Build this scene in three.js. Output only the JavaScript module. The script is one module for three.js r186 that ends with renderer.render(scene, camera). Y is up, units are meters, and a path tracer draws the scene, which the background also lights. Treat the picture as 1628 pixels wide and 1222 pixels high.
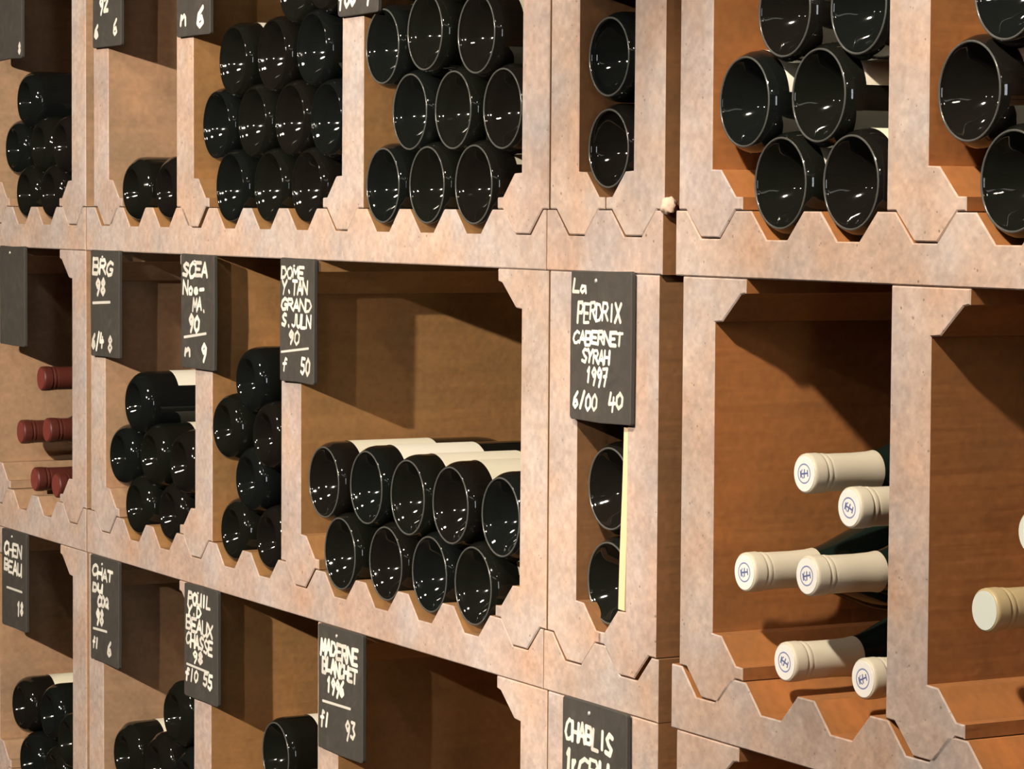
import * as THREE from 'three';
import { RectAreaLightUniformsLib } from 'three/addons/lights/RectAreaLightUniformsLib.js';
import { mergeVertices } from 'three/addons/utils/BufferGeometryUtils.js';

// ---------------------------------------------------------------- camera, lamps, exposure
const scene = new THREE.Scene();
scene.background = new THREE.Color().setRGB(8.0, 8.6, 9.2);      // bright sky put outside the added window, for rim highlights
const RIDGE = 1.575;                       // height of the upper visible shelf's ridges above the floor
const camera = new THREE.PerspectiveCamera(2 * Math.atan(611 / 4668.1) * 180 / Math.PI, 1628 / 1222, 0.05, 30);
{
  const yaw = 1.07253, pitch = 0.05896, roll = 0.006846;
  const fw = new THREE.Vector3(-Math.sin(yaw) * Math.cos(pitch), -Math.sin(pitch), -Math.cos(yaw) * Math.cos(pitch));
  const r = new THREE.Vector3().crossVectors(fw, new THREE.Vector3(0, 1, 0)).normalize(), u = new THREE.Vector3().crossVectors(r, fw);
  const r2 = r.clone().multiplyScalar(Math.cos(roll)).addScaledVector(u, Math.sin(roll));
  const u2 = u.clone().multiplyScalar(Math.cos(roll)).addScaledVector(r, -Math.sin(roll));
  camera.quaternion.setFromRotationMatrix(new THREE.Matrix4().makeBasis(r2, u2, fw.clone().negate()));
  camera.position.set(2.33228, RIDGE - 0.0013, 1.29038);
}
const renderer = new THREE.WebGLRenderer({ antialias: true });
renderer.toneMapping = THREE.LinearToneMapping;
renderer.toneMappingExposure = 1.06;
renderer.shadowMap.enabled = true;
// ceiling spot lamps: position, aim, candela, half cone, colour
const LAMPS = [
  { at: [0.90, 2.475, 1.00], aim: [0.78, 1.25, 0.0], cd: 11.5, cone: 0.53, soft: 1.5, blend: 0.25, label: 'small white ceiling spot lamp closest to the rack' },
  { at: [0.45, 2.475, 2.70], aim: [-0.86, 1.24, 0.0], cd: 46, cone: 0.43, soft: 1.2, label: 'small white ceiling spot lamp aimed at the chalk signs' },
  { at: [-0.35, 2.475, 1.00], aim: [-0.85, 1.20, 0.0], cd: 1.2, cone: 0.75, soft: 3.6, label: 'small white ceiling spot lamp close to the rack over the signs' },
  { at: [2.10, 2.475, 1.00], aim: [1.90, 1.20, 0.0], cd: 0.3, cone: 0.75, soft: 2.6, label: 'small white ceiling spot lamp over the near end of the rack' },
  { at: [1.40, 2.475, 2.70], aim: [-1.05, 1.35, 0.0], cd: 8, cone: 0.30, soft: 1.2, label: 'small white ceiling spot lamp in the far aisle beside another' },
];
const LAMP_COLOR = new THREE.Color(1.0, 0.88, 0.73);

// added ceiling panel, unseen, for cool fill and glints on bottle rims
const FILL_PANEL = { at: [2.9, 2.738, 2.0], w: 1.2, d: 0.3, nits: 0.6, color: new THREE.Color(1.0, 0.96, 0.90) };

// ---------------------------------------------------------------- helpers
let seed = 7;
const rnd = () => { seed = (seed + 0x6d2b79f5) | 0; let t = Math.imul(seed ^ (seed >>> 15), 1 | seed); t = (t + Math.imul(t ^ (t >>> 7), 61 | t)) ^ t; return ((t ^ (t >>> 14)) >>> 0) / 4294967296; };
const names = new Map();
function numbered(n) { const k = names.get(n) || 0; names.set(n, k + 1); return k ? n + '_' + String(k).padStart(3, '0') : n; }
function put(o, name, label, category, group) {
  o.name = numbered(name); scene.add(o);
  o.userData.label = label; o.userData.category = category;
  if (group) o.userData.group = group;
  return o;
}
function part(name, geometry, material, parent, label) {
  const m = new THREE.Mesh(geometry, material); m.name = name; parent.add(m);
  if (label) m.userData.label = label;
  return m;
}
function structure(name, w, h, d, x, y, z, material) {
  const m = new THREE.Mesh(new THREE.BoxGeometry(w, h, d), material);
  m.name = name; m.position.set(x, y, z); m.userData.kind = 'structure'; scene.add(m); return m;
}

// tiling value noise
function hash(ix, iy, s) { let h = Math.imul(ix, 374761393) ^ Math.imul(iy, 668265263) ^ Math.imul(s, 2147483647 ^ 0x5bd1e995); h = Math.imul(h ^ (h >>> 13), 1274126177); return ((h ^ (h >>> 16)) >>> 0) / 4294967296; }
function noise(x, y, nx, ny, s) {
  const ix = Math.floor(x), iy = Math.floor(y); let fx = x - ix, fy = y - iy; fx = fx * fx * (3 - 2 * fx); fy = fy * fy * (3 - 2 * fy);
  const w = (i, n) => ((i % n) + n) % n, a = w(ix, nx), b = w(ix + 1, nx), c = w(iy, ny), d = w(iy + 1, ny);
  return (hash(a, c, s) * (1 - fx) + hash(b, c, s) * fx) * (1 - fy) + (hash(a, d, s) * (1 - fx) + hash(b, d, s) * fx) * fy;
}
function fbm(u, v, nx, ny, oct, s) { let t = 0, a = 0.5, n = 0; for (let o = 0; o < oct; o++) { t += a * noise(u * nx, v * ny, nx, ny, s + o); n += a; a *= 0.55; nx *= 2; ny *= 2; } return t / n; }
function dataTex(size, fn, srgb) {
  const d = new Uint8Array(size * size * 4);
  for (let y = 0; y < size; y++) for (let x = 0; x < size; x++) {
    const c = fn(x / size, y / size), o = (y * size + x) * 4;
    for (let k = 0; k < 3; k++) d[o + k] = Math.max(0, Math.min(255, Math.round(c[k] * 255))); d[o + 3] = 255;
  }
  const t = new THREE.DataTexture(d, size, size); t.wrapS = t.wrapT = THREE.RepeatWrapping; t.magFilter = THREE.LinearFilter; t.minFilter = THREE.LinearMipmapLinearFilter; t.generateMipmaps = true;
  if (srgb) t.colorSpace = THREE.SRGBColorSpace;
  t.needsUpdate = true; return t;
}
// ---------------------------------------------------------------- materials
// pits in the clay: small dark pores at random places of the 0.5 m tile
const pores = []; for (let i = 0; i < 420; i++) pores.push([rnd(), rnd(), 0.0012 + 0.0026 * rnd() * rnd(), 0.35 + 0.65 * rnd()]);
const NG = 32, grid = Array.from({ length: NG * NG }, () => []);
for (const p of pores) for (let dx = -1; dx <= 1; dx++) for (let dy = -1; dy <= 1; dy++) grid[((Math.floor(p[1] * NG) + dy + NG) % NG) * NG + (Math.floor(p[0] * NG) + dx + NG) % NG].push(p);
function pore(u, v) {
  let t = 0;
  for (const [a, b, r, k] of grid[Math.min(NG - 1, Math.floor(v * NG)) * NG + Math.min(NG - 1, Math.floor(u * NG))]) {
    let dx = Math.abs(u - a), dy = Math.abs(v - b); dx = Math.min(dx, 1 - dx); dy = Math.min(dy, 1 - dy);
    const q = Math.hypot(dx, dy) / r; if (q < 1) t = Math.max(t, k * (1 - q * q));
  }
  return t;
}
const clayMap = dataTex(1024, (u, v) => {
  const big = fbm(u, v, 7, 7, 3, 11) - 0.5, hue = fbm(u, v, 10, 10, 3, 29) - 0.5, fine = fbm(u, v, 90, 90, 3, 41) - 0.5, p = pore(u, v);
  const l = 0.87 + 0.17 * big + 0.16 * fine - 0.30 * p;
  return [l * (1 + 0.07 * hue), l * (1 - 0.09 * hue), l * (1 - 0.24 * hue - 0.05 * p)];
}, true);
const clayBump = dataTex(1024, (u, v) => { const h = 0.55 + 0.25 * (fbm(u, v, 12, 12, 3, 51) - 0.5) + 0.5 * (fbm(u, v, 120, 120, 2, 61) - 0.5) - 0.5 * pore(u, v); return [h, h, h]; });
const rawMap = dataTex(512, (u, v) => {      // streaks run along v, the direction the clay was extruded in
  const s = fbm(u, v, 48, 3, 3, 71) - 0.5, b = fbm(u, v, 6, 6, 3, 81) - 0.5, f = fbm(u, v, 80, 80, 2, 91) - 0.5, l = 0.86 + 0.08 * s + 0.20 * b + 0.10 * f;
  return [l, l * (1 - 0.08 * b), l * (1 - 0.12 * b)];
}, true);
const rawBump = dataTex(512, (u, v) => { const h = 0.5 + 0.6 * (fbm(u, v, 64, 4, 3, 101) - 0.5) + 0.3 * (fbm(u, v, 70, 70, 2, 111) - 0.5); return [h, h, h]; });
function scaled(t, metres) { const c = t.clone(); c.repeat.set(1 / metres, 1 / metres); c.needsUpdate = true; return c; }
const cm = scaled(clayMap, 0.5), cb = scaled(clayBump, 0.5), rm = scaled(rawMap, 0.4), rb = scaled(rawBump, 0.4);
const FACE = [[0.56, 0.425, 0.358], [0.55, 0.415, 0.355], [0.57, 0.425, 0.350]].map((c) => new THREE.MeshStandardMaterial({ name: 'clay_face', color: new THREE.Color().setRGB(...c), map: cm, bumpMap: cb, bumpScale: 0.0007, roughness: 0.92 }));
// side clay, light painted in: paler to the left, darker on the short section
const RAW_LIT_TONES = [[0.54, 0.33, 0.19], [0.46, 0.228, 0.076], [0.44, 0.165, 0.040], [0.28, 0.125, 0.042]].map((c) => new THREE.MeshStandardMaterial({ name: 'raw_clay', color: new THREE.Color().setRGB(...c), map: rm, bumpMap: rb, bumpScale: 0.0006, roughness: 0.85 }));
const plaster = (r, g, b) => new THREE.MeshStandardMaterial({ color: new THREE.Color().setRGB(r, g, b), map: rm, roughness: 0.95 });
const WALLM = plaster(0.28, 0.24, 0.20), FLOORM = plaster(0.22, 0.15, 0.11), CEILM = plaster(0.40, 0.37, 0.33);
const GLASS = [[0.0065, 0.0070, 0.0052], [0.0072, 0.0062, 0.0050], [0.0055, 0.0066, 0.0060]].map((c) => new THREE.MeshPhysicalMaterial({ name: 'dark_glass', color: new THREE.Color().setRGB(...c), roughness: 0.05, ior: 1.52 }));
const GREEN = new THREE.MeshPhysicalMaterial({ name: 'green_glass', color: new THREE.Color().setRGB(0.006, 0.012, 0.009), roughness: 0.10, ior: 1.52 });
const PAPER = [[0.80, 0.74, 0.60], [0.76, 0.72, 0.56], [0.84, 0.80, 0.68]].map((c) => new THREE.MeshStandardMaterial({ name: 'label_paper', color: new THREE.Color().setRGB(...c), roughness: 0.8, side: THREE.DoubleSide }));
const std = (r, g, b, rough, metal = 0) => new THREE.MeshStandardMaterial({ color: new THREE.Color().setRGB(r, g, b), roughness: rough, metalness: metal });
const CREAM = std(0.60, 0.54, 0.42, 0.45), WHITE = std(0.86, 0.85, 0.82, 0.5), RED = std(0.085, 0.018, 0.012, 0.45), REDTOP = std(0.17, 0.035, 0.026, 0.5), TAN = std(0.42, 0.33, 0.18, 0.4), PALE = std(0.62, 0.66, 0.60, 0.4);
const SLATE = std(0.045, 0.042, 0.036, 0.75), NAIL = std(0.75, 0.72, 0.66, 0.35, 0.6), SLATW = std(0.72, 0.56, 0.33, 0.6), CRUMB = std(0.60, 0.44, 0.34, 0.95);
const HOUSING = std(0.80, 0.79, 0.76, 0.4);

// ---------------------------------------------------------------- the room
const TOP = 2.75;
structure('floor', 9.4, 0.12, 5.0, 0, -0.06, 1.96, FLOORM);
structure('ceiling', 9.4, 0.12, 5.0, 0, TOP + 0.06, 1.96, CEILM);
structure('wall_back', 9.4, TOP, 0.12, 0, TOP / 2, -0.42, WALLM);
structure('wall_front', 9.4, TOP, 0.12, 0, TOP / 2, 4.34, WALLM);
structure('wall_left', 0.12, TOP, 4.64, -4.6, TOP / 2, 1.96, WALLM);
structure('wall_right', 0.12, 1.05, 4.64, 4.6, 0.525, 1.96, WALLM);          // below, above and beside the added window
structure('wall_right_001', 0.12, 0.15, 4.64, 4.6, TOP - 0.075, 1.96, WALLM);
structure('wall_right_002', 0.12, 1.55, 1.64, 4.6, 1.825, 0.46, WALLM);
structure('wall_right_003', 0.12, 1.55, 2.54, 4.6, 1.825, 3.01, WALLM);
{
  const w = new THREE.Group(); w.name = 'added_window_1'; w.userData.kind = 'structure'; w.position.set(4.6, 1.825, 1.51); scene.add(w);  // unseen window added so its sky glints on the bottle rims
  const bar = (h, d, y, z) => part('added_window_frame', new THREE.BoxGeometry(0.07, h, d).translate(0, y, z), WHITE, w);
  bar(1.55, 0.035, 0, -0.2125); bar(1.55, 0.035, 0, 0.2125); bar(0.04, 0.39, 0.755, 0); bar(0.04, 0.39, -0.755, 0); bar(0.03, 0.39, 0, 0);
  for (const y of [-0.375, 0.375]) part('pane', new THREE.BoxGeometry(0.004, 0.72, 0.39).translate(0, y, 0), new THREE.MeshPhysicalMaterial({ color: 0xffffff, roughness: 0.0, transmission: 1, thickness: 0, ior: 1.5 }), w);
}

// ---------------------------------------------------------------- lamps
LAMPS.forEach((L) => {
  const g = new THREE.Group(); g.position.set(L.at[0], TOP, L.at[2]);
  const drop = TOP - L.at[1], dir = new THREE.Vector3(...L.aim).sub(new THREE.Vector3(...L.at)).normalize();
  part('mount', new THREE.CylinderGeometry(0.045, 0.05, 0.025, 32).translate(0, -0.0125, 0), HOUSING, g);
  part('stem', new THREE.CylinderGeometry(0.008, 0.008, drop - 0.10, 16).translate(0, -(drop - 0.10) / 2 - 0.02, 0), HOUSING, g);
  const q = new THREE.Quaternion().setFromUnitVectors(new THREE.Vector3(0, 1, 0), dir);
  const can = part('housing', new THREE.LatheGeometry([[0, -0.145], [0.040, -0.142], [0.054, -0.125], [0.060, -0.04], [0.064, -0.002], [0.061, -0.002], [0.056, -0.04], [0.048, -0.105], [0, -0.115]].map((p) => new THREE.Vector2(...p)), 40), HOUSING, g);
  can.position.set(0, -drop, 0).addScaledVector(dir, -0.012); can.quaternion.copy(q);
  const bulb = part('bulb', new THREE.SphereGeometry(0.044, 32, 20), new THREE.MeshStandardMaterial({ color: 0xffffff, emissive: LAMP_COLOR, emissiveIntensity: 55, roughness: 0.4 }), can);
  bulb.position.set(0, -0.050, 0);
  put(g, 'ceiling_spot', L.label, 'lamp', 'ceiling spot lamps over the aisle');
  const s = new THREE.SpotLight(LAMP_COLOR, L.cd, 0, L.cone, L.blend || 0.5, 2);
  s.position.set(...L.at).addScaledVector(dir, 0.004); s.target.position.set(...L.aim); s.shadow.radius = L.soft; s.castShadow = true; s.shadow.mapSize.set(2048, 2048); s.shadow.bias = -0.0004;
  s.name = 'spot_light'; scene.add(s, s.target);
});

{
  RectAreaLightUniformsLib.init();
  const g = new THREE.Group(); g.position.set(FILL_PANEL.at[0], TOP, FILL_PANEL.at[2]);
  part('frame', new THREE.BoxGeometry(FILL_PANEL.w + 0.06, 0.03, FILL_PANEL.d + 0.06).translate(0, -0.015, 0), HOUSING, g);
  part('diffuser', new THREE.BoxGeometry(FILL_PANEL.w, 0.006, FILL_PANEL.d).translate(0, -0.031, 0), new THREE.MeshStandardMaterial({ color: 0xffffff, emissive: FILL_PANEL.color, emissiveIntensity: 1, roughness: 0.6 }), g);
  put(g, 'added_fill_panel', 'long white added fill light panel in a slim ceiling frame', 'lamp');
  const a = new THREE.RectAreaLight(FILL_PANEL.color, FILL_PANEL.nits, FILL_PANEL.w, FILL_PANEL.d); a.name = 'fill_panel_light';
  a.position.set(FILL_PANEL.at[0], TOP - 0.037, FILL_PANEL.at[2]); a.lookAt(FILL_PANEL.at[0], 0, FILL_PANEL.at[2]); scene.add(a);
}

// ---------------------------------------------------------------- the rack: fired clay blocks, all extruded along the depth
const P = 0.09737, DEPTH = 0.30, SH = 0.054, PITCH = 0.38, ROOM = PITCH - SH;     // groove spacing, depth, shelf height, level spacing, clear height
const XM = -1.14074, XR = 0.24863, XN = XM + 12 * P, XL = -1.160 - 12 * P;
function block(points, tag) {
  const shape = new THREE.Shape(points.map(([x, y]) => new THREE.Vector2(x, y)));
  const b = 0.0011;
  const g = new THREE.ExtrudeGeometry(shape, { depth: DEPTH - 2 * b, bevelEnabled: true, bevelThickness: b, bevelSize: b, bevelOffset: -b, bevelSegments: 1, steps: 1 });
  g.translate(0, 0, -DEPTH + b);
  const n = g.index ? g.toNonIndexed() : g, pos = n.attributes.position, uv = n.attributes.uv, nor = n.attributes.normal;
  // faces that look forward or back are dressed pale, the sides are raw clay
  const front = [], side = [], A = new THREE.Vector3(), B = new THREE.Vector3(), C = new THREE.Vector3();
  const ou = hash(tag, 3, 5), ov = hash(tag, 8, 9);
  for (let i = 0; i < pos.count; i += 3) {
    A.fromBufferAttribute(pos, i); B.fromBufferAttribute(pos, i + 1).sub(A); C.fromBufferAttribute(pos, i + 2).sub(A); B.cross(C).normalize();
    const f = Math.abs(B.z) > 0.3; (f ? front : side).push(i, i + 1, i + 2);
    for (let k = i; k < i + 3; k++) {
      const x = pos.getX(k), y = pos.getY(k), z = pos.getZ(k);
      if (f) uv.setXY(k, x + ou, y + ov); else uv.setXY(k, (Math.abs(B.x) > Math.abs(B.y) ? y : x) + ou, z + ov);
      nor.setXYZ(k, B.x, B.y, B.z);
    }
  }
  n.setIndex([...front, ...side]); n.clearGroups(); n.addGroup(0, front.length, 0); n.addGroup(front.length, side.length, 1);
  return n;
}
let tag = 1;
function clay(name, points, x, y, label, group) {
  const m = new THREE.Mesh(block(points, tag), [FACE[tag % 3], RAW_LIT_TONES[x < XM - 0.05 ? 0 : x < XM + 0.5 * P && name === 'rack_upright' ? 0 : x < XN - 0.2 * P ? 1 : x < XR - 0.2 * P ? 3 : 2]]); tag++;
  m.position.set(x, y, 0); return put(m, name, label, 'rack block', group);
}
// shelf: flat underside, trapezoid grooves on top; x0 = where groove spacing starts, a..b = its two ends
function shelf(x0, n, a, b, level, label) {
  const pts = [[a - x0, -SH], [b - x0, -SH], [b - x0, 0]];
  for (let k = n - 1; k >= 0; k--) pts.push([k * P + 0.0857, 0], [k * P + 0.0629, -0.0228], [k * P + 0.0345, -0.0228], [k * P + 0.0117, 0]);
  pts.push([a - x0, 0]);
  return clay('rack_shelf', pts, x0, RIDGE - PITCH * level, label, 'notched clay shelves of the wine rack');
}
// upright: one groove spacing wide, straight on its back, foot and head flared to the open side
function upright(x, dir, level, label) {
  const T = ROOM - 0.0006, i = 0.0009;
  const foot = [[0, i], [0.0117 - 0.0003, i], [0.0345 + 0.0005, -0.0228 + i * 1.2], [0.0629 - 0.0005, -0.0228 + i * 1.2], [0.0857 + 0.0002, i], [0.0962, i], [0.0962, 0.0112], [0.0862, 0.0115], [0.0640, 0.0332], [0.0500, 0.0338]];
  const head = [[0.0490, T - 0.0362], [0.0606, T - 0.0352], [0.0875, T - 0.0128], [0.0948, T - 0.0115], [0.0952, T], [0, T]];
  let pts = [...foot, ...head];
  if (dir < 0) pts = pts.map(([a, b]) => [P - a, b]).reverse();
  return clay('rack_upright', pts, x, RIDGE - PITCH * level, label, 'clay uprights of the wine rack');
}
const SHELFNAME = ['topmost shelf above the frame', 'upper shelf', 'middle shelf', 'lowest shelf'];
for (let lv = -1; lv <= 2; lv++) {
  const s = ['shelf above the upper row', 'shelf under the upper row', 'shelf under the middle row', 'shelf under the lower row'][lv + 1];
  shelf(XL, 12, XL, -1.1625, lv, `far end section of the notched pink clay ${s}`);
  shelf(XM, 12, -1.1575, 0.0216, lv, `long section of the notched pink clay ${s}, behind the chalk signs`);
  shelf(XN, 2, 0.0237, 0.2222, lv, `short two-groove section of the notched pink clay ${s}, beside the gap`);
  shelf(XR, 8, 0.2442, XR + 8 * P, lv, `near section of the notched pink clay ${s}, past the gap`);
}
const ROWN = ['upper', 'middle', 'lower'];
const UP = [   // level, left edge, flare direction, label
  [0, XL + 8 * P, 1, 'at the far edge, behind the outermost chalk sign of the upper row'],
  [0, XL + 11 * P - 0.001, -1, 'between the far six-bottle pile and the two-bottle bay'],
  [0, XM + 0.10 * P, 1, 'at the near side of the seam, far wall of the two-bottle bay'],
  [0, XM + 2.90 * P, 1, 'between the two-bottle bay and the twelve-bottle pile'],
  [0, XM + 7.03 * P, -1, 'between the twelve-bottle pile and the eleven-bottle pile'],
  [0, XM + 10.98 * P, -1, 'closing the eleven-bottle pile, beside the narrow bay'],
  [0, XN + 0.02 * P, 1, 'far wall of the narrow two-bottle bay in the upper row'],
  [0, XN + 1.02 * P, -1, 'near wall of the narrow bay, beside the gap, upper row'],
  [0, XR, 1, 'first past the gap, upper row'],
  [0, XR + 3.01 * P, 1, 'nearest in view, beside big bottle bases, upper row'],
  [1, XL + 8 * P, 1, 'at the far edge, behind the blank outermost sign, middle row'],
  [1, XL + 11 * P - 0.001, -1, 'beside the red capsules'],
  [1, XM - 0.02 * P, 1, 'behind the first sign past the red capsules'],
  [1, XM + 2.99 * P, -1, 'between the six-bottle pile and zigzag pile, middle row'],
  [1, XM + 5.97 * P, 1, 'between the zigzag pile and the cream-labelled bottles'],
  [1, XM + 10.99 * P, -1, 'closing the cream-labelled bottles bay'],
  [1, XN + 0.03 * P, 1, 'behind the big sign, far wall of the narrow bay'],
  [1, XN + 0.95 * P, -1, 'with a wooden strip against it, beside the gap'],
  [1, XR + 0.08 * P, 1, 'first past the gap, far wall of the white capsules'],
  [1, XR + 3.09 * P, 1, 'nearest in view, between white capsules and a lone capsule'],
  [2, XL + 8 * P, 1, 'at the far edge, behind the outermost sign, lower row'],
  [2, XL + 11 * P - 0.001, -1, 'closing the farthest bay of the lower row'],
  [2, XM - 0.10 * P, 1, 'behind the farthest full sign, lower row'],
  [2, XM + 2.96 * P, -1, 'behind the six-line sign, lower row'],
  [2, XM + 6.95 * P, 1, 'behind the sign dated 1996, lower row'],
  [2, XM + 11.02 * P, -1, 'closing the dark empty bay, lower row'],
  [2, XN + 0.05 * P, 1, 'behind the CHABLIS sign, lower row'],
  [2, XN + 1.00 * P, -1, 'beside the gap, near the CHABLIS sign, lower row'],
  [2, XR + 0.05 * P, 1, 'first past the gap, lower row'],
];
for (const [lv, x, d, l] of UP) upright(x, d, lv, 'pink clay upright ' + l);
// the end of the near section, and a masonry plinth below the lowest shelf
structure('trim_1', XR + 8 * P - XL, RIDGE - 2 * PITCH - SH, DEPTH, (XR + 8 * P + XL) / 2, (RIDGE - 2 * PITCH - SH) / 2 - 0.0003, -DEPTH / 2, WALLM);
for (let lv = 0; lv <= 2; lv++) upright(XR + 7 * P, -1, lv, `pink clay upright closing the near end of the rack, ${ROWN[lv]} row`);
for (let lv = 0; lv <= 2; lv++) upright(XL, 1, lv, `pink clay upright closing the far end of the rack, ${ROWN[lv]} row`);

// ---------------------------------------------------------------- bottles
function profile(list) { return list.map(([a, b]) => new THREE.Vector2(a, b)); }
function smooth(list, n) { return new THREE.SplineCurve(profile(list)).getPoints(n); }
const BL = 0.302;
function bottleProfile(r, kind, round) {
  if (round) {      // soft heel, small dimple
    const lower = smooth([[0.0001, 0.0240], [0.006, 0.0228], [0.0125, 0.0178], [0.0180, 0.0105], [0.0225, 0.0035], [0.0252, 0.0004], [0.0275, 0.0003], [0.0310, 0.0022], [0.0345, 0.0058], [r - 0.0018, 0.0110], [r - 0.0004, 0.0170], [r, 0.0230]], 34);
    return [...lower, ...bottleProfile(r, kind).slice(40)];
  }
  const punt = smooth([[0.0001, 0.0300], [0.006, 0.0292], [0.0125, 0.0260], [0.0190, 0.0205], [0.0250, 0.0140], [0.0300, 0.0070], [r - 0.0078, 0.0022]], 18);
  const rim = smooth([[r - 0.0074, 0.0013], [r - 0.0067, 0.0003], [r - 0.0059, 0], [r - 0.0051, 0.0003], [r - 0.0044, 0.0011], [r - 0.0030, 0.0034], [r - 0.0014, 0.0066], [r - 0.0004, 0.0105], [r, 0.0150]], 20);
  const up = kind === 'burgundy'
    ? [[r, 0.145], [r - 0.0012, 0.158], [r * 0.86, 0.181], [r * 0.66, 0.204], [r * 0.47, 0.224], [0.0158, 0.238], [0.0146, 0.248], [0.0140, 0.286]]
    : [[r, 0.178], [r - 0.0008, 0.188], [r * 0.93, 0.200], [r * 0.77, 0.214], [r * 0.54, 0.227], [0.0162, 0.238], [0.0143, 0.250], [0.0136, 0.286]];
  return [...punt, ...rim, ...smooth(up, 22), ...profile([[0.0148, 0.2865], [0.0150, 0.296], [0.0142, 0.3005], [0.0120, BL], [0.0001, BL]])];
}
const bottleCache = new Map();
function bottleGeo(r, kind, flip, round) {
  const key = [r, kind, flip, round].join();
  if (!bottleCache.has(key)) {
    const g = new THREE.LatheGeometry(bottleProfile(r, kind, round), 56);
    if (flip) g.translate(0, -BL, 0).rotateX(Math.PI / 2); else g.rotateX(-Math.PI / 2);
    bottleCache.set(key, g);
  }
  return bottleCache.get(key);
}
function labelGeo(r, from, to, arc, flip) {
  const key = ['label', r, from, to, arc, flip].join();
  if (!bottleCache.has(key)) {
    const g = new THREE.CylinderGeometry(r + 0.0004, r + 0.0004, to - from, 40, 1, true, -arc / 2, arc);   // arc centred on +z
    g.rotateX(-Math.PI / 2);                                      // axis to -z, centre of arc to +y
    g.translate(0, 0, flip ? (from + to) / 2 - BL : -(from + to) / 2);
    bottleCache.set(key, g);
  }
  return bottleCache.get(key);
}
function ringGeo(r) {          // the bearing ring of the base, a thin grey torus
  const key = 'ring' + r;
  if (!bottleCache.has(key)) bottleCache.set(key, new THREE.TorusGeometry(r - 0.0059, 0.0010, 10, 64).translate(0, 0, -0.0006));
  return bottleCache.get(key);
}
const RING_GREY = std(0.075, 0.075, 0.07, 0.2);
let bottleNo = 0;
// base outwards: x, y = axis, z = how far the base stands out; turn = roll of the label
function baseBottle(x, y, z, r, lab, label, group, round) {
  const o = new THREE.Group(); o.position.set(x, y, z);
  part('glass_body', bottleGeo(r, 'bordeaux', false, round), GLASS[bottleNo % 3], o);
  if (!round && group !== 'bottles of the twelve-bottle pile, upper row') part('base_ring', ringGeo(r), RING_GREY, o, 'thin grey base ring');
  const [from, turn] = lab;
  const l = part('paper_label', labelGeo(r, from, from + 0.095, 2.6, false), PAPER[bottleNo % 3], o); l.rotation.z = turn;
  bottleNo++;
  return put(o, 'wine_bottle', label, 'bottle', group);
}
// neck outwards, with a capsule over the mouth
function stampTexture() {
  const c = document.createElement('canvas'); c.width = c.height = 128; const g = c.getContext('2d');
  g.fillStyle = '#f1efea'; g.fillRect(0, 0, 128, 128);
  g.strokeStyle = '#7d86b4'; g.lineWidth = 5; g.beginPath(); g.ellipse(64, 64, 34, 38, 0, 0, 7); g.stroke();
  g.lineWidth = 6; g.strokeStyle = '#5c6699';
  g.beginPath(); g.moveTo(52, 42); g.lineTo(76, 42); g.moveTo(64, 42); g.lineTo(64, 86); g.moveTo(48, 60); g.lineTo(80, 66); g.moveTo(52, 86); g.lineTo(78, 86); g.stroke();
  g.lineWidth = 4; g.beginPath(); g.arc(64, 64, 18, 0.4, 2.6); g.stroke();
  const t = new THREE.CanvasTexture(c); t.colorSpace = THREE.SRGBColorSpace; return t;
}
const STAMP = new THREE.MeshStandardMaterial({ name: 'stamped_top', map: stampTexture(), roughness: 0.5 });
const capsuleGeo = new THREE.LatheGeometry(profile([[0.0138, 0.0003], [0.0148, 0.0002], [0.0158, 0.0012], [0.0162, 0.0032], [0.0163, 0.0110], [0.0160, 0.0124], [0.0152, 0.0130], [0.0153, 0.0140], [0.0158, 0.0148], [0.0158, 0.0170], [0.0150, 0.0180], [0.0150, 0.0190], [0.0154, 0.0198], [0.0152, 0.0220], [0.0151, 0.045], [0.0157, 0.0600], [0.0166, 0.0665], [0.0160, 0.0672], [0.0150, 0.0668]]), 48).rotateX(-Math.PI / 2);
const capTopGeo = new THREE.CylinderGeometry(0.0142, 0.0142, 0.0012, 40).rotateX(Math.PI / 2).translate(0, 0, -0.0004);
function neckBottle(x, y, z, r, kind, style, label, group) {
  const o = new THREE.Group(); o.position.set(x, y, z - 0.0006);
  part('glass_body', bottleGeo(r, kind, true), style === 'white' ? GREEN : GLASS[1], o);
  const cap = part('capsule', capsuleGeo, style === 'white' ? CREAM : style === 'red' ? RED : TAN, o);
  cap.position.z = 0.0006;
  const top = part('capsule_top', capTopGeo, style === 'white' ? STAMP : style === 'red' ? REDTOP : PALE, cap); top.rotation.z = rnd() * 0.8 - 0.4;
  const l = part('paper_label', labelGeo(r, 0.03, 0.125, 2.8, true), PAPER[2], o); l.rotation.z = 0.2 * (rnd() - 0.5);
  return put(o, 'wine_bottle', label, 'bottle', group);
}
const ORD = ['first', 'second', 'third', 'fourth', 'fifth'], LAYER = ['bottom', 'second', 'third', 'fourth'];
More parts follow.
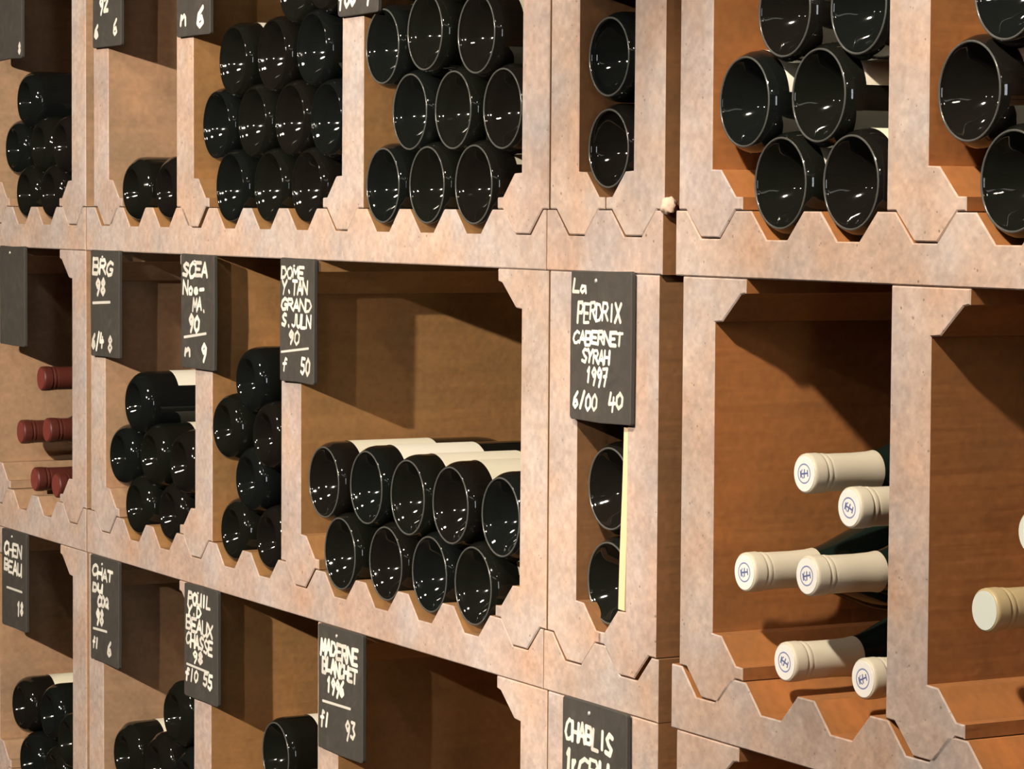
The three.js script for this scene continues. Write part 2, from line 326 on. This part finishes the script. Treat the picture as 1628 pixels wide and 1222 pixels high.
// one bay: layers of [groove position, how far out]; bottles above drop onto those below
function bay(o) {
  const { x0, level, r, layers, where, neck } = o, done = [], base = RIDGE - PITCH * level;
  layers.forEach((row, li) => row.forEach(([k, z, lab], i) => {
    const x = x0 + k * P;
    let y = o.floor ?? (1.4142 * r - 0.0142 - 0.0228 + 0.0003);
    for (const [px, py] of done) { const dx = Math.abs(px - x), d = 2 * r + 0.0003; if (dx < d) y = Math.max(y, py + Math.sqrt(d * d - dx * dx)); }
    if (o.lift && o.lift[li]) y = Math.max(y, o.lift[li]);
    done.push([x, y]);
    const place = row.length === 1 ? `alone in ${LAYER[li]} layer` : `${ORD[i]} from left in ${LAYER[li]} layer`;
    const kind = neck ? { white: 'white-capped wine bottle', red: 'red-capped wine bottle', tan: 'tan-capped wine bottle' }[neck] : 'dark wine bottle';
    const label = `${kind}, ${o.only ? o.only[li] : place}, ${where}`;
    if (neck) neckBottle(x, base + y, z, r, o.kind || 'burgundy', neck, label, o.group || `bottles of the ${where}`);
    else baseBottle(x, base + y, z, r, lab || o.label || [0.024 + 0.008 * rnd(), 0.4 * (rnd() - 0.5)], label, o.group || `bottles of the ${where}`, o.round);
  }));
}
const far = [0.075, -0.5], none = [0.11, 0];
bay({ x0: XL, level: 0, r: 0.039, round: true, where: 'far six-bottle pile, upper row', label: [0.078, 0], layers: [[[9.5, -0.003], [10.5, -0.002]], [[8.98, -0.005], [10.0, -0.006], [11.0, -0.001]], [[9.47, -0.005]]] });
bay({ x0: XM, level: 0, r: 0.0405, round: true, where: 'two-bottle bay, upper row', label: [0.07, 0.6], layers: [[[1.5, 0.004], [2.5, 0]]] });
bay({ x0: XM, level: 0, r: 0.0425, where: 'twelve-bottle pile, upper row', layers: [[[4.5, 0], [5.5, -0.004], [6.5, -0.005]], [[4.0, -0.004], [5.02, -0.005], [6.03, -0.006], [7.0, -0.005]], [[4.49, -0.004], [5.54, -0.006], [6.58, -0.007]], [[6.06, -0.009], [6.96, -0.002]]] });
bay({ x0: XM, level: 0, r: 0.0425, where: 'eleven-bottle pile, upper row', layers: [[[8.5, 0], [9.5, 0], [10.5, 0]], [[9.03, -0.004], [9.98, -0.004], [11.0, -0.004]], [[8.48, 0], [9.42, -0.001], [10.48, -0.003]], [[8.98, -0.004], [9.96, -0.003]]] });
bay({ x0: XN, level: 0, r: 0.0395, floor: 0.0535, only: ['lower of two', 'upper of two'], where: 'narrow bay beside the gap, upper row', label: none, layers: [[[1.0, -0.004]], [[0.995, -0.004]]] });
bay({ x0: XR, level: 0, r: 0.0415, where: 'pile just past the gap, upper row', label: [0.016, -0.1], layers: [[[1.5, -0.003], [2.5, -0.002]], [[0.97, -0.002], [2.0, -0.005]], [[1.5, -0.005], [2.53, -0.005]]] });
bay({ x0: XR, level: 0, r: 0.0415, where: 'nearest large bottles, upper row', label: [0.020, -0.1], layers: [[[4.5, -0.003]], [[3.96, -0.004]], [[4.42, -0.001]]] });
bay({ x0: XL, level: 1, r: 0.038, neck: 'red', kind: 'bordeaux', where: 'far bay, middle row', layers: [[[9.5, -0.017], [10.5, -0.012]], [[9.02, -0.014], [10.2, -0.010]], [[9.8, -0.016]]] });
bay({ x0: XM, level: 1, r: 0.0393, round: true, where: 'six-bottle pile, middle row', label: [0.050, 0.45], layers: [[[1.5, 0], [2.5, -0.004]], [[0.94, 0], [1.97, -0.001], [2.98, 0.001]], [[1.44, -0.001, [0.046, 0.35]]]] });
bay({ x0: XM, level: 1, r: 0.0385, round: true, where: 'zigzag pile, middle row', label: none, layers: [[[4.5, -0.002], [5.5, -0.003]], [[4.98, 0]], [[4.42, 0.005], [5.56, 0.004]], [[4.98, 0]]] });
bay({ x0: XM, level: 1, r: 0.0425, where: 'cream-labelled double row, middle row', label: [0.028, 0.05], layers: [[[7.5, 0], [8.5, -0.005], [9.5, -0.005], [10.5, -0.002]], [[7.0, -0.004], [8.05, -0.004], [9.02, -0.004], [9.97, -0.004], [11.0, -0.005]]] });
bay({ x0: XN, level: 1, r: 0.0415, floor: 0.0530, only: ['lower of two', 'upper of two'], where: 'narrow bay under the big sign', label: none, layers: [[[0.955, -0.0105]], [[0.955, -0.0105]]] });
bay({ x0: XR, level: 1, r: 0.041, neck: 'white', where: 'bay just past the gap, middle row', layers: [[[1.5, -0.013], [2.5, -0.020]], [[1.01, -0.005], [1.88, -0.008]], [[1.6, -0.023], [2.47, -0.007]]] });
bay({ x0: XR, level: 1, r: 0.041, neck: 'tan', where: 'nearest bay, middle row', layers: [[[4.5, -0.060]], [[4.10, -0.015]], [[4.66, -0.013]]] });
bay({ x0: XL, level: 2, r: 0.039, round: true, where: 'farthest pile, lower row', label: [0.042, 0.1], layers: [[[9.5, -0.005], [10.5, -0.005]], [[9.12, -0.007], [10.28, -0.007], [11.1, -0.003]]] });
bay({ x0: XM, level: 2, r: 0.041, round: true, where: 'pile under the six-line sign, lower row', label: [0.045, 0.2], layers: [[[1.5, -0.005], [2.5, -0.005]], [[0.98, -0.003], [2.03, -0.004], [3.0, -0.005]], [[2.6, -0.006]]] });
bay({ x0: XM, level: 2, r: 0.041, where: 'pile beside the sign dated 1996', label: [0.040, 0.2], layers: [[[4.5, -0.005], [5.5, -0.005], [6.5, -0.005]], [[5.1, -0.005], [6.05, -0.005]], [[5.62, -0.009]]] });

// ---------------------------------------------------------------- chalk signs
// handwritten capitals as strokes on a 4 x 6 grid (y down)
const F = {
  A: '0,6 2,0 4,6|1,4 3,4', B: '0,0 0,6 3,6 4,4.5 3,3 0,3|0,0 3,0 3.6,1.5 3,3', C: '4,.6 2.4,0 .6,1.5 0,4 1,6 2.6,6 4,5', D: '0,0 0,6 2.4,5.6 4,3 2.4,.3 0,0', E: '3.8,0 0,0 0,6 3.8,6|0,3 3,3',
  F: '3.8,0 0,0 0,6|0,3 3,3', G: '4,.8 2.3,0 .4,1.6 0,4 1.2,6 3.4,5.6 4,3.4 2.4,3.4', H: '0,0 0,6|4,0 4,6|0,3 4,3', I: '2,0 2,6', J: '3.4,0 3.2,4.8 2,6 .4,5', L: '.4,0 0,6 3.6,6', M: '0,6 .4,0 2,4 3.6,0 4,6', N: '0,6 0,0 4,6 4,0',
  O: '2,0 .4,1.2 0,3.4 1,6 3,6 4,3.4 3.4,.8 2,0', P: '0,6.4 .2,0 3,0 4,1.6 3,3.2 .2,3.2', Q: '2,0 0,2 .6,5.4 2.6,6 4,3.4 3.4,.8 2,0|2.4,4.2 4.4,6.6', R: '0,6 .2,0 3,0 3.8,1.6 2.8,3 .2,3|1.6,3 4,6', S: '3.8,.6 2,0 .4,1.4 1.6,2.9 3.6,4.2 2.6,6 0,5.4', T: '0,0 4,0|2,0 1.8,6',
  U: '0,0 .2,4.8 1.6,6 3.4,5 3.8,0 4,6', V: '0,0 2,6 4,0', X: '0,0 4,6|4,0 0,6', Y: '0,0 2,3 4,0|2,3 1.2,6.4', Z: '0,0 4,0 0,6 4,6', a: '3.2,3 1,2.8 .2,4.8 1.4,6 3,4.6 3.2,3 3.6,6', r: '.8,6 1,3 1.2,4 2.6,2.8', o: '2,2.8 .6,4 1,6 2.8,5.8 3.2,3.8 2,2.8', f: '3.4,.4 2.2,0 1.6,1.6 1.2,6.6|.2,2.8 3,2.6', l: '2.2,0 1.4,6',
  e: '.4,4.4 3.2,4 2.4,2.8 .8,3.4 .4,5 1.6,6 3.2,5.4', n: '.4,6 .6,3 .8,4 2.2,2.8 3,3.6 3.2,6',
  0: '2,0 .3,1.6 .2,4.4 1.6,6 3.4,4.6 3.6,1.6 2,0', 1: '1,1.4 2.2,0 1.8,6', 2: '.4,1 2,0 3.4,1.4 .2,6 3.8,6', 3: '.4,.4 3,.4 1.8,2.6 3.4,4.2 2,6 .2,5.4', 4: '1.2,0 .2,3.8 3.8,3.4|3,1.6 2.4,6.4', 5: '3.6,0 .8,0 .4,2.6 2.8,2.6 3.4,4.6 1.8,6 0,5.2', 6: '3,0 .8,2.4 .4,5 1.8,6 3.4,4.8 2.6,3.2 .6,4', 7: '.2,.2 3.8,0 1.6,6|1,3 3,2.8', 8: '2,0 .6,1.4 3.4,4.4 2,6 .4,4.6 3.2,1.4 2,0', 9: '3.4,1.4 1.8,0 .4,1.8 1.6,3.2 3.4,1.6 3.2,3.4 1.8,6.4',
  '.': '1.6,5.6 2,6', '/': '3.4,-.4 .8,6.8', '-': '.4,3.2 3.6,2.9', "'": '2,0 1.6,1.4', '#': '1.2,.4 .4,6|3,.2 2.2,6|0,2.2 4,1.8|0,4.4 3.8,4',
};
const SW = 0.1025, SHH = 0.1315;
function signTexture(lines, thick) {
  const W = 320, H = 416, c = document.createElement('canvas'); c.width = W; c.height = H; const g = c.getContext('2d');
  g.fillStyle = '#3b3732'; g.fillRect(0, 0, W, H);
  for (let i = 0; i < 240; i++) { g.fillStyle = `rgba(${rnd() < 0.6 ? '120,115,105' : '20,18,16'},${0.02 + 0.04 * rnd()})`; g.beginPath(); g.ellipse(rnd() * W, rnd() * H, 6 + 40 * rnd(), 3 + 14 * rnd(), rnd() * 3, 0, 7); g.fill(); }   // wiped chalk dust
  g.lineCap = 'round'; g.lineJoin = 'round';
  for (const [text, x, y, w, h, slope = 0] of lines) {        // x, y, w, h as shares of the board
    if (text === '_') { g.strokeStyle = 'rgba(226,222,212,.85)'; g.lineWidth = thick; g.beginPath(); g.moveTo(x * W, y * H); g.lineTo((x + w) * W, (y + slope) * H); g.stroke(); continue; }
    const n = text.length, cw = w * W / n;
    [...text].forEach((ch, i) => {
      const s = F[ch]; if (!s) return;
      const ox = x * W + i * cw, oy = y * H + slope * H * i / n + (rnd() - 0.5) * 0.12 * h * H, sc = 0.86 + 0.2 * rnd();
      for (const run of s.split('|')) {
        g.strokeStyle = `rgba(232,228,218,${0.78 + 0.2 * rnd()})`; g.lineWidth = thick * (1.15 + 0.5 * rnd());
        g.beginPath();
        run.split(' ').forEach((q, j) => { const [a, b] = q.split(',').map(Number); const px = ox + (a / 4) * cw * 0.86 + (6 - b) / 6 * cw * 0.10 + (rnd() - 0.5) * 2, py = oy + (b / 6) * h * H * sc + (rnd() - 0.5) * 2; j ? g.lineTo(px, py) : g.moveTo(px, py); });
        g.stroke();
      }
    });
  }
  const t = new THREE.CanvasTexture(c); t.colorSpace = THREE.SRGBColorSpace; t.anisotropy = 8; return t;
}
function sign(x, level, lines, label, opt = {}) {
  const o = new THREE.Group(), top = RIDGE - PITCH * level + ROOM + 0.0012, w = opt.w || SW, t = 0.0045;
  const j = () => (rnd() - 0.5) * 0.0016, c = 0.0035;
  const s = new THREE.Shape(); s.moveTo(c, -SHH + j()); s.lineTo(w * 0.5, -SHH + j()); s.lineTo(w - c, -SHH + j()); s.quadraticCurveTo(w, -SHH, w + j(), -SHH + c); s.lineTo(w + j(), -SHH * 0.5); s.lineTo(w, -c); s.quadraticCurveTo(w, 0, w - c, j()); s.lineTo(w * 0.45, j()); s.lineTo(c, j()); s.quadraticCurveTo(0, 0, j(), -c); s.lineTo(j(), -SHH * 0.55); s.lineTo(j(), -SHH + c); s.quadraticCurveTo(0, -SHH, c, -SHH);
  const g = new THREE.ExtrudeGeometry(s, { depth: t - 0.0012, bevelEnabled: true, bevelThickness: 0.0006, bevelSize: 0.0006, bevelOffset: -0.0006, bevelSegments: 1, curveSegments: 5 });
  g.translate(0, 0, 0.0006);
  const uv = g.attributes.uv, p = g.attributes.position; for (let i = 0; i < uv.count; i++) uv.setXY(i, p.getX(i) / w, 1 + p.getY(i) / SHH);
  part('slate_board', g, [new THREE.MeshStandardMaterial({ name: 'chalked_slate', map: signTexture(lines, opt.thick || 7), roughness: 0.8 }), SLATE], o);
  part('nail', new THREE.SphereGeometry(0.0021, 14, 8).scale(1, 1, 0.6).translate(w * 0.43, -0.0085, t + 0.0004), NAIL, o);
  o.position.set(x, top, 0.0014); o.rotation.z = opt.tilt || 0;
  return put(o, 'chalk_sign', label, 'sign', 'chalk signs nailed along the shelves');
}
const S = 0.9;
sign(0.0788, 1, [['La', .04, .06, .24, .09], ['PERDRIX', .12, .215, .72, .12], ['CABERNET', .05, .405, .82, .085, -.005], ['SYRAH', .20, .525, .46, .085], ['1997', .27, .64, .36, .11], ['6/00', .05, .82, .42, .105], ['40', .64, .80, .25, .11]], 'large black slate sign chalked La PERDRIX CABERNET SYRAH 1997', { w: 0.1045, thick: 7 });
sign(0.0700, 2, [['CHABLIS', .05, .15, .74, .13, .02], ['1r', .06, .35, .18, .15], ['CRU', .26, .38, .48, .14]], 'black slate sign chalked CHABLIS 1r CRU over the lower narrow bay', { w: 0.112, thick: 9 });
sign(-0.4500, 2, [['MADERNE', .06, .12, .84, .12, .02], ['BLANCHET', .10, .265, .78, .11, .03], ['1996', .20, .42, .40, .12], ['_', .11, .615, .62, 0, -.01], ['fl', .06, .70, .20, .11], ['93', .62, .70, .24, .14]], 'slate sign chalked 1996 with a rule and 93, lower row', { w: 0.1075, thick: 9 });
sign(-0.8203, 2, [['POUIL', .12, .07, .68, .10], ['Y.D', .10, .185, .42, .09], ['BEAUX', .06, .29, .80, .12, .02], ['CHASSE', .06, .435, .80, .11, .02], ['98', .26, .585, .32, .10], ['_', .08, .715, .66, 0, .01], ['fl0', .04, .75, .40, .10], ['55', .58, .75, .28, .12]], 'slate sign packed with six chalk lines and price 55, lower row', { w: 0.0995, thick: 9 });
sign(-1.1290, 2, [['CHAT', .07, .09, .72, .10, .04], ['DU', .08, .27, .36, .08], ['COQ', .26, .375, .38, .09], ['98', .20, .50, .28, .14], ['_', .10, .70, .48, 0, -.01], ['fl', .08, .79, .2, .09], ['6', .60, .79, .16, .12]], 'slate sign chalked CHAT DU COQ 98, farthest full sign, lower row', { w: 0.0975, thick: 10 });
sign(-0.5500, 1, [['DOME', .04, .07, .68, .09], ['Y.TAN', .06, .185, .76, .10], ['GRAND', .04, .33, .90, .09], ['S.JULN', .06, .455, .86, .10], ['90', .26, .585, .34, .11], ['_', .04, .765, .80, 0, -.05], ['f', .08, .82, .16, .10], ['50', .62, .80, .28, .12]], 'slate sign with five crowded chalk lines, beside the zigzag pile', { w: 0.0870, thick: 8 });
sign(-0.8301, 1, [['SCEA', .06, .08, .76, .12], ['Noe-', .06, .235, .66, .11, .02], ['MA.', .36, .385, .42, .11], ['90', .24, .535, .34, .14], ['_', .10, .73, .66, 0, -.05], ['n', .10, .78, .24, .11], ['9', .62, .78, .18, .14]], 'slate sign chalked SCEA over a slanted rule, beside the six-bottle pile', { w: 0.0980, thick: 10 });
sign(-1.1270, 1, [['BRG', .08, .09, .72, .14, .02], ['98', .18, .27, .36, .14], ['_', .08, .50, .60, 0, -.02], ['6/4', .04, .79, .42, .13], ['8', .60, .80, .18, .13]], 'slate sign chalked BRG 98 with an empty middle, past the red capsules', { w: 0.0985, thick: 11 });
sign(-1.4750, 1, [], 'blank slate sign at the far edge, before the red capsules', { w: 0.100 });
sign(-1.4700, 2, [['CHEN', .1, .14, .72, .12], ['BEAU', .1, .32, .72, .12], ['_', .2, .60, .62, 0, 0], ['18', .62, .72, .26, .13]], 'slate sign at the far edge with chalk rule, lower row', { w: 0.0990, thick: 10 });
sign(-1.1185, 0, [['IZEA', .06, .38, .74, .11], ['92', .24, .55, .32, .13], ['6', .06, .80, .16, .12], ['6', .72, .76, .16, .14]], 'slate sign chalked 92 over the two-bottle bay, upper row', { w: 0.0975, thick: 11 });
sign(-0.8436, 0, [['n', .10, .74, .24, .16], ['6', .60, .76, .24, .15]], 'mostly empty slate sign with a chalked 6, upper row', { w: 0.1000, thick: 12 });
sign(-0.4065, 0, [['f00', .02, .80, .44, .13], ['4', .62, .78, .24, .14]], 'slate sign above the two big piles, upper row', { w: 0.0935, thick: 11 });
sign(0.0788, 0, [], 'slate sign at the top of the upper narrow bay', { w: 0.1045 });
sign(-1.4830, 0, [['8', .86, .86, .10, .1]], 'slate sign at the far edge before the six-bottle pile, upper row', { w: 0.100, thick: 9 });

// ---------------------------------------------------------------- small things
{ // wooden strip standing on the foot of the narrow bay's near upright
  const g = new THREE.BoxGeometry(0.0105, 0.1585, 0.0080, 1, 6, 1), p = g.attributes.position;
  for (let i = 0; i < p.count; i++) p.setX(i, p.getX(i) + 0.0004 * Math.sin(p.getY(i) * 40));
  g.computeVertexNormals();
  const m = new THREE.Mesh(g, SLATW); m.position.set(0.1636, RIDGE - PITCH + 0.0340 + 0.0800, -0.0046); m.rotation.z = -0.045;
  put(m, 'wooden_strip', 'thin pale wooden strip standing before two bottles under the big sign', 'strip');
}
{ // lump of mortar squeezed out of the joint beside the gap
  const g = mergeVertices(new THREE.IcosahedronGeometry(0.0075, 2).deleteAttribute('normal').deleteAttribute('uv'), 1e-5), p = g.attributes.position;
  for (let i = 0; i < p.count; i++) { const k = 0.75 + 0.5 * hash(i, 4, 77); p.setXYZ(i, p.getX(i) * k * 0.9, p.getY(i) * k, p.getZ(i) * k * 0.9); }
  g.computeVertexNormals();
  const m = new THREE.Mesh(g, CRUMB); m.position.set(0.2265, RIDGE + 0.0045, -0.004);
  put(m, 'mortar_lump', 'small pale mortar lump stuck in the joint beside the gap', 'mortar');
}
scene.traverse((o) => { if (o.isMesh) { o.castShadow = true; o.receiveShadow = true; } });
renderer.render(scene, camera);
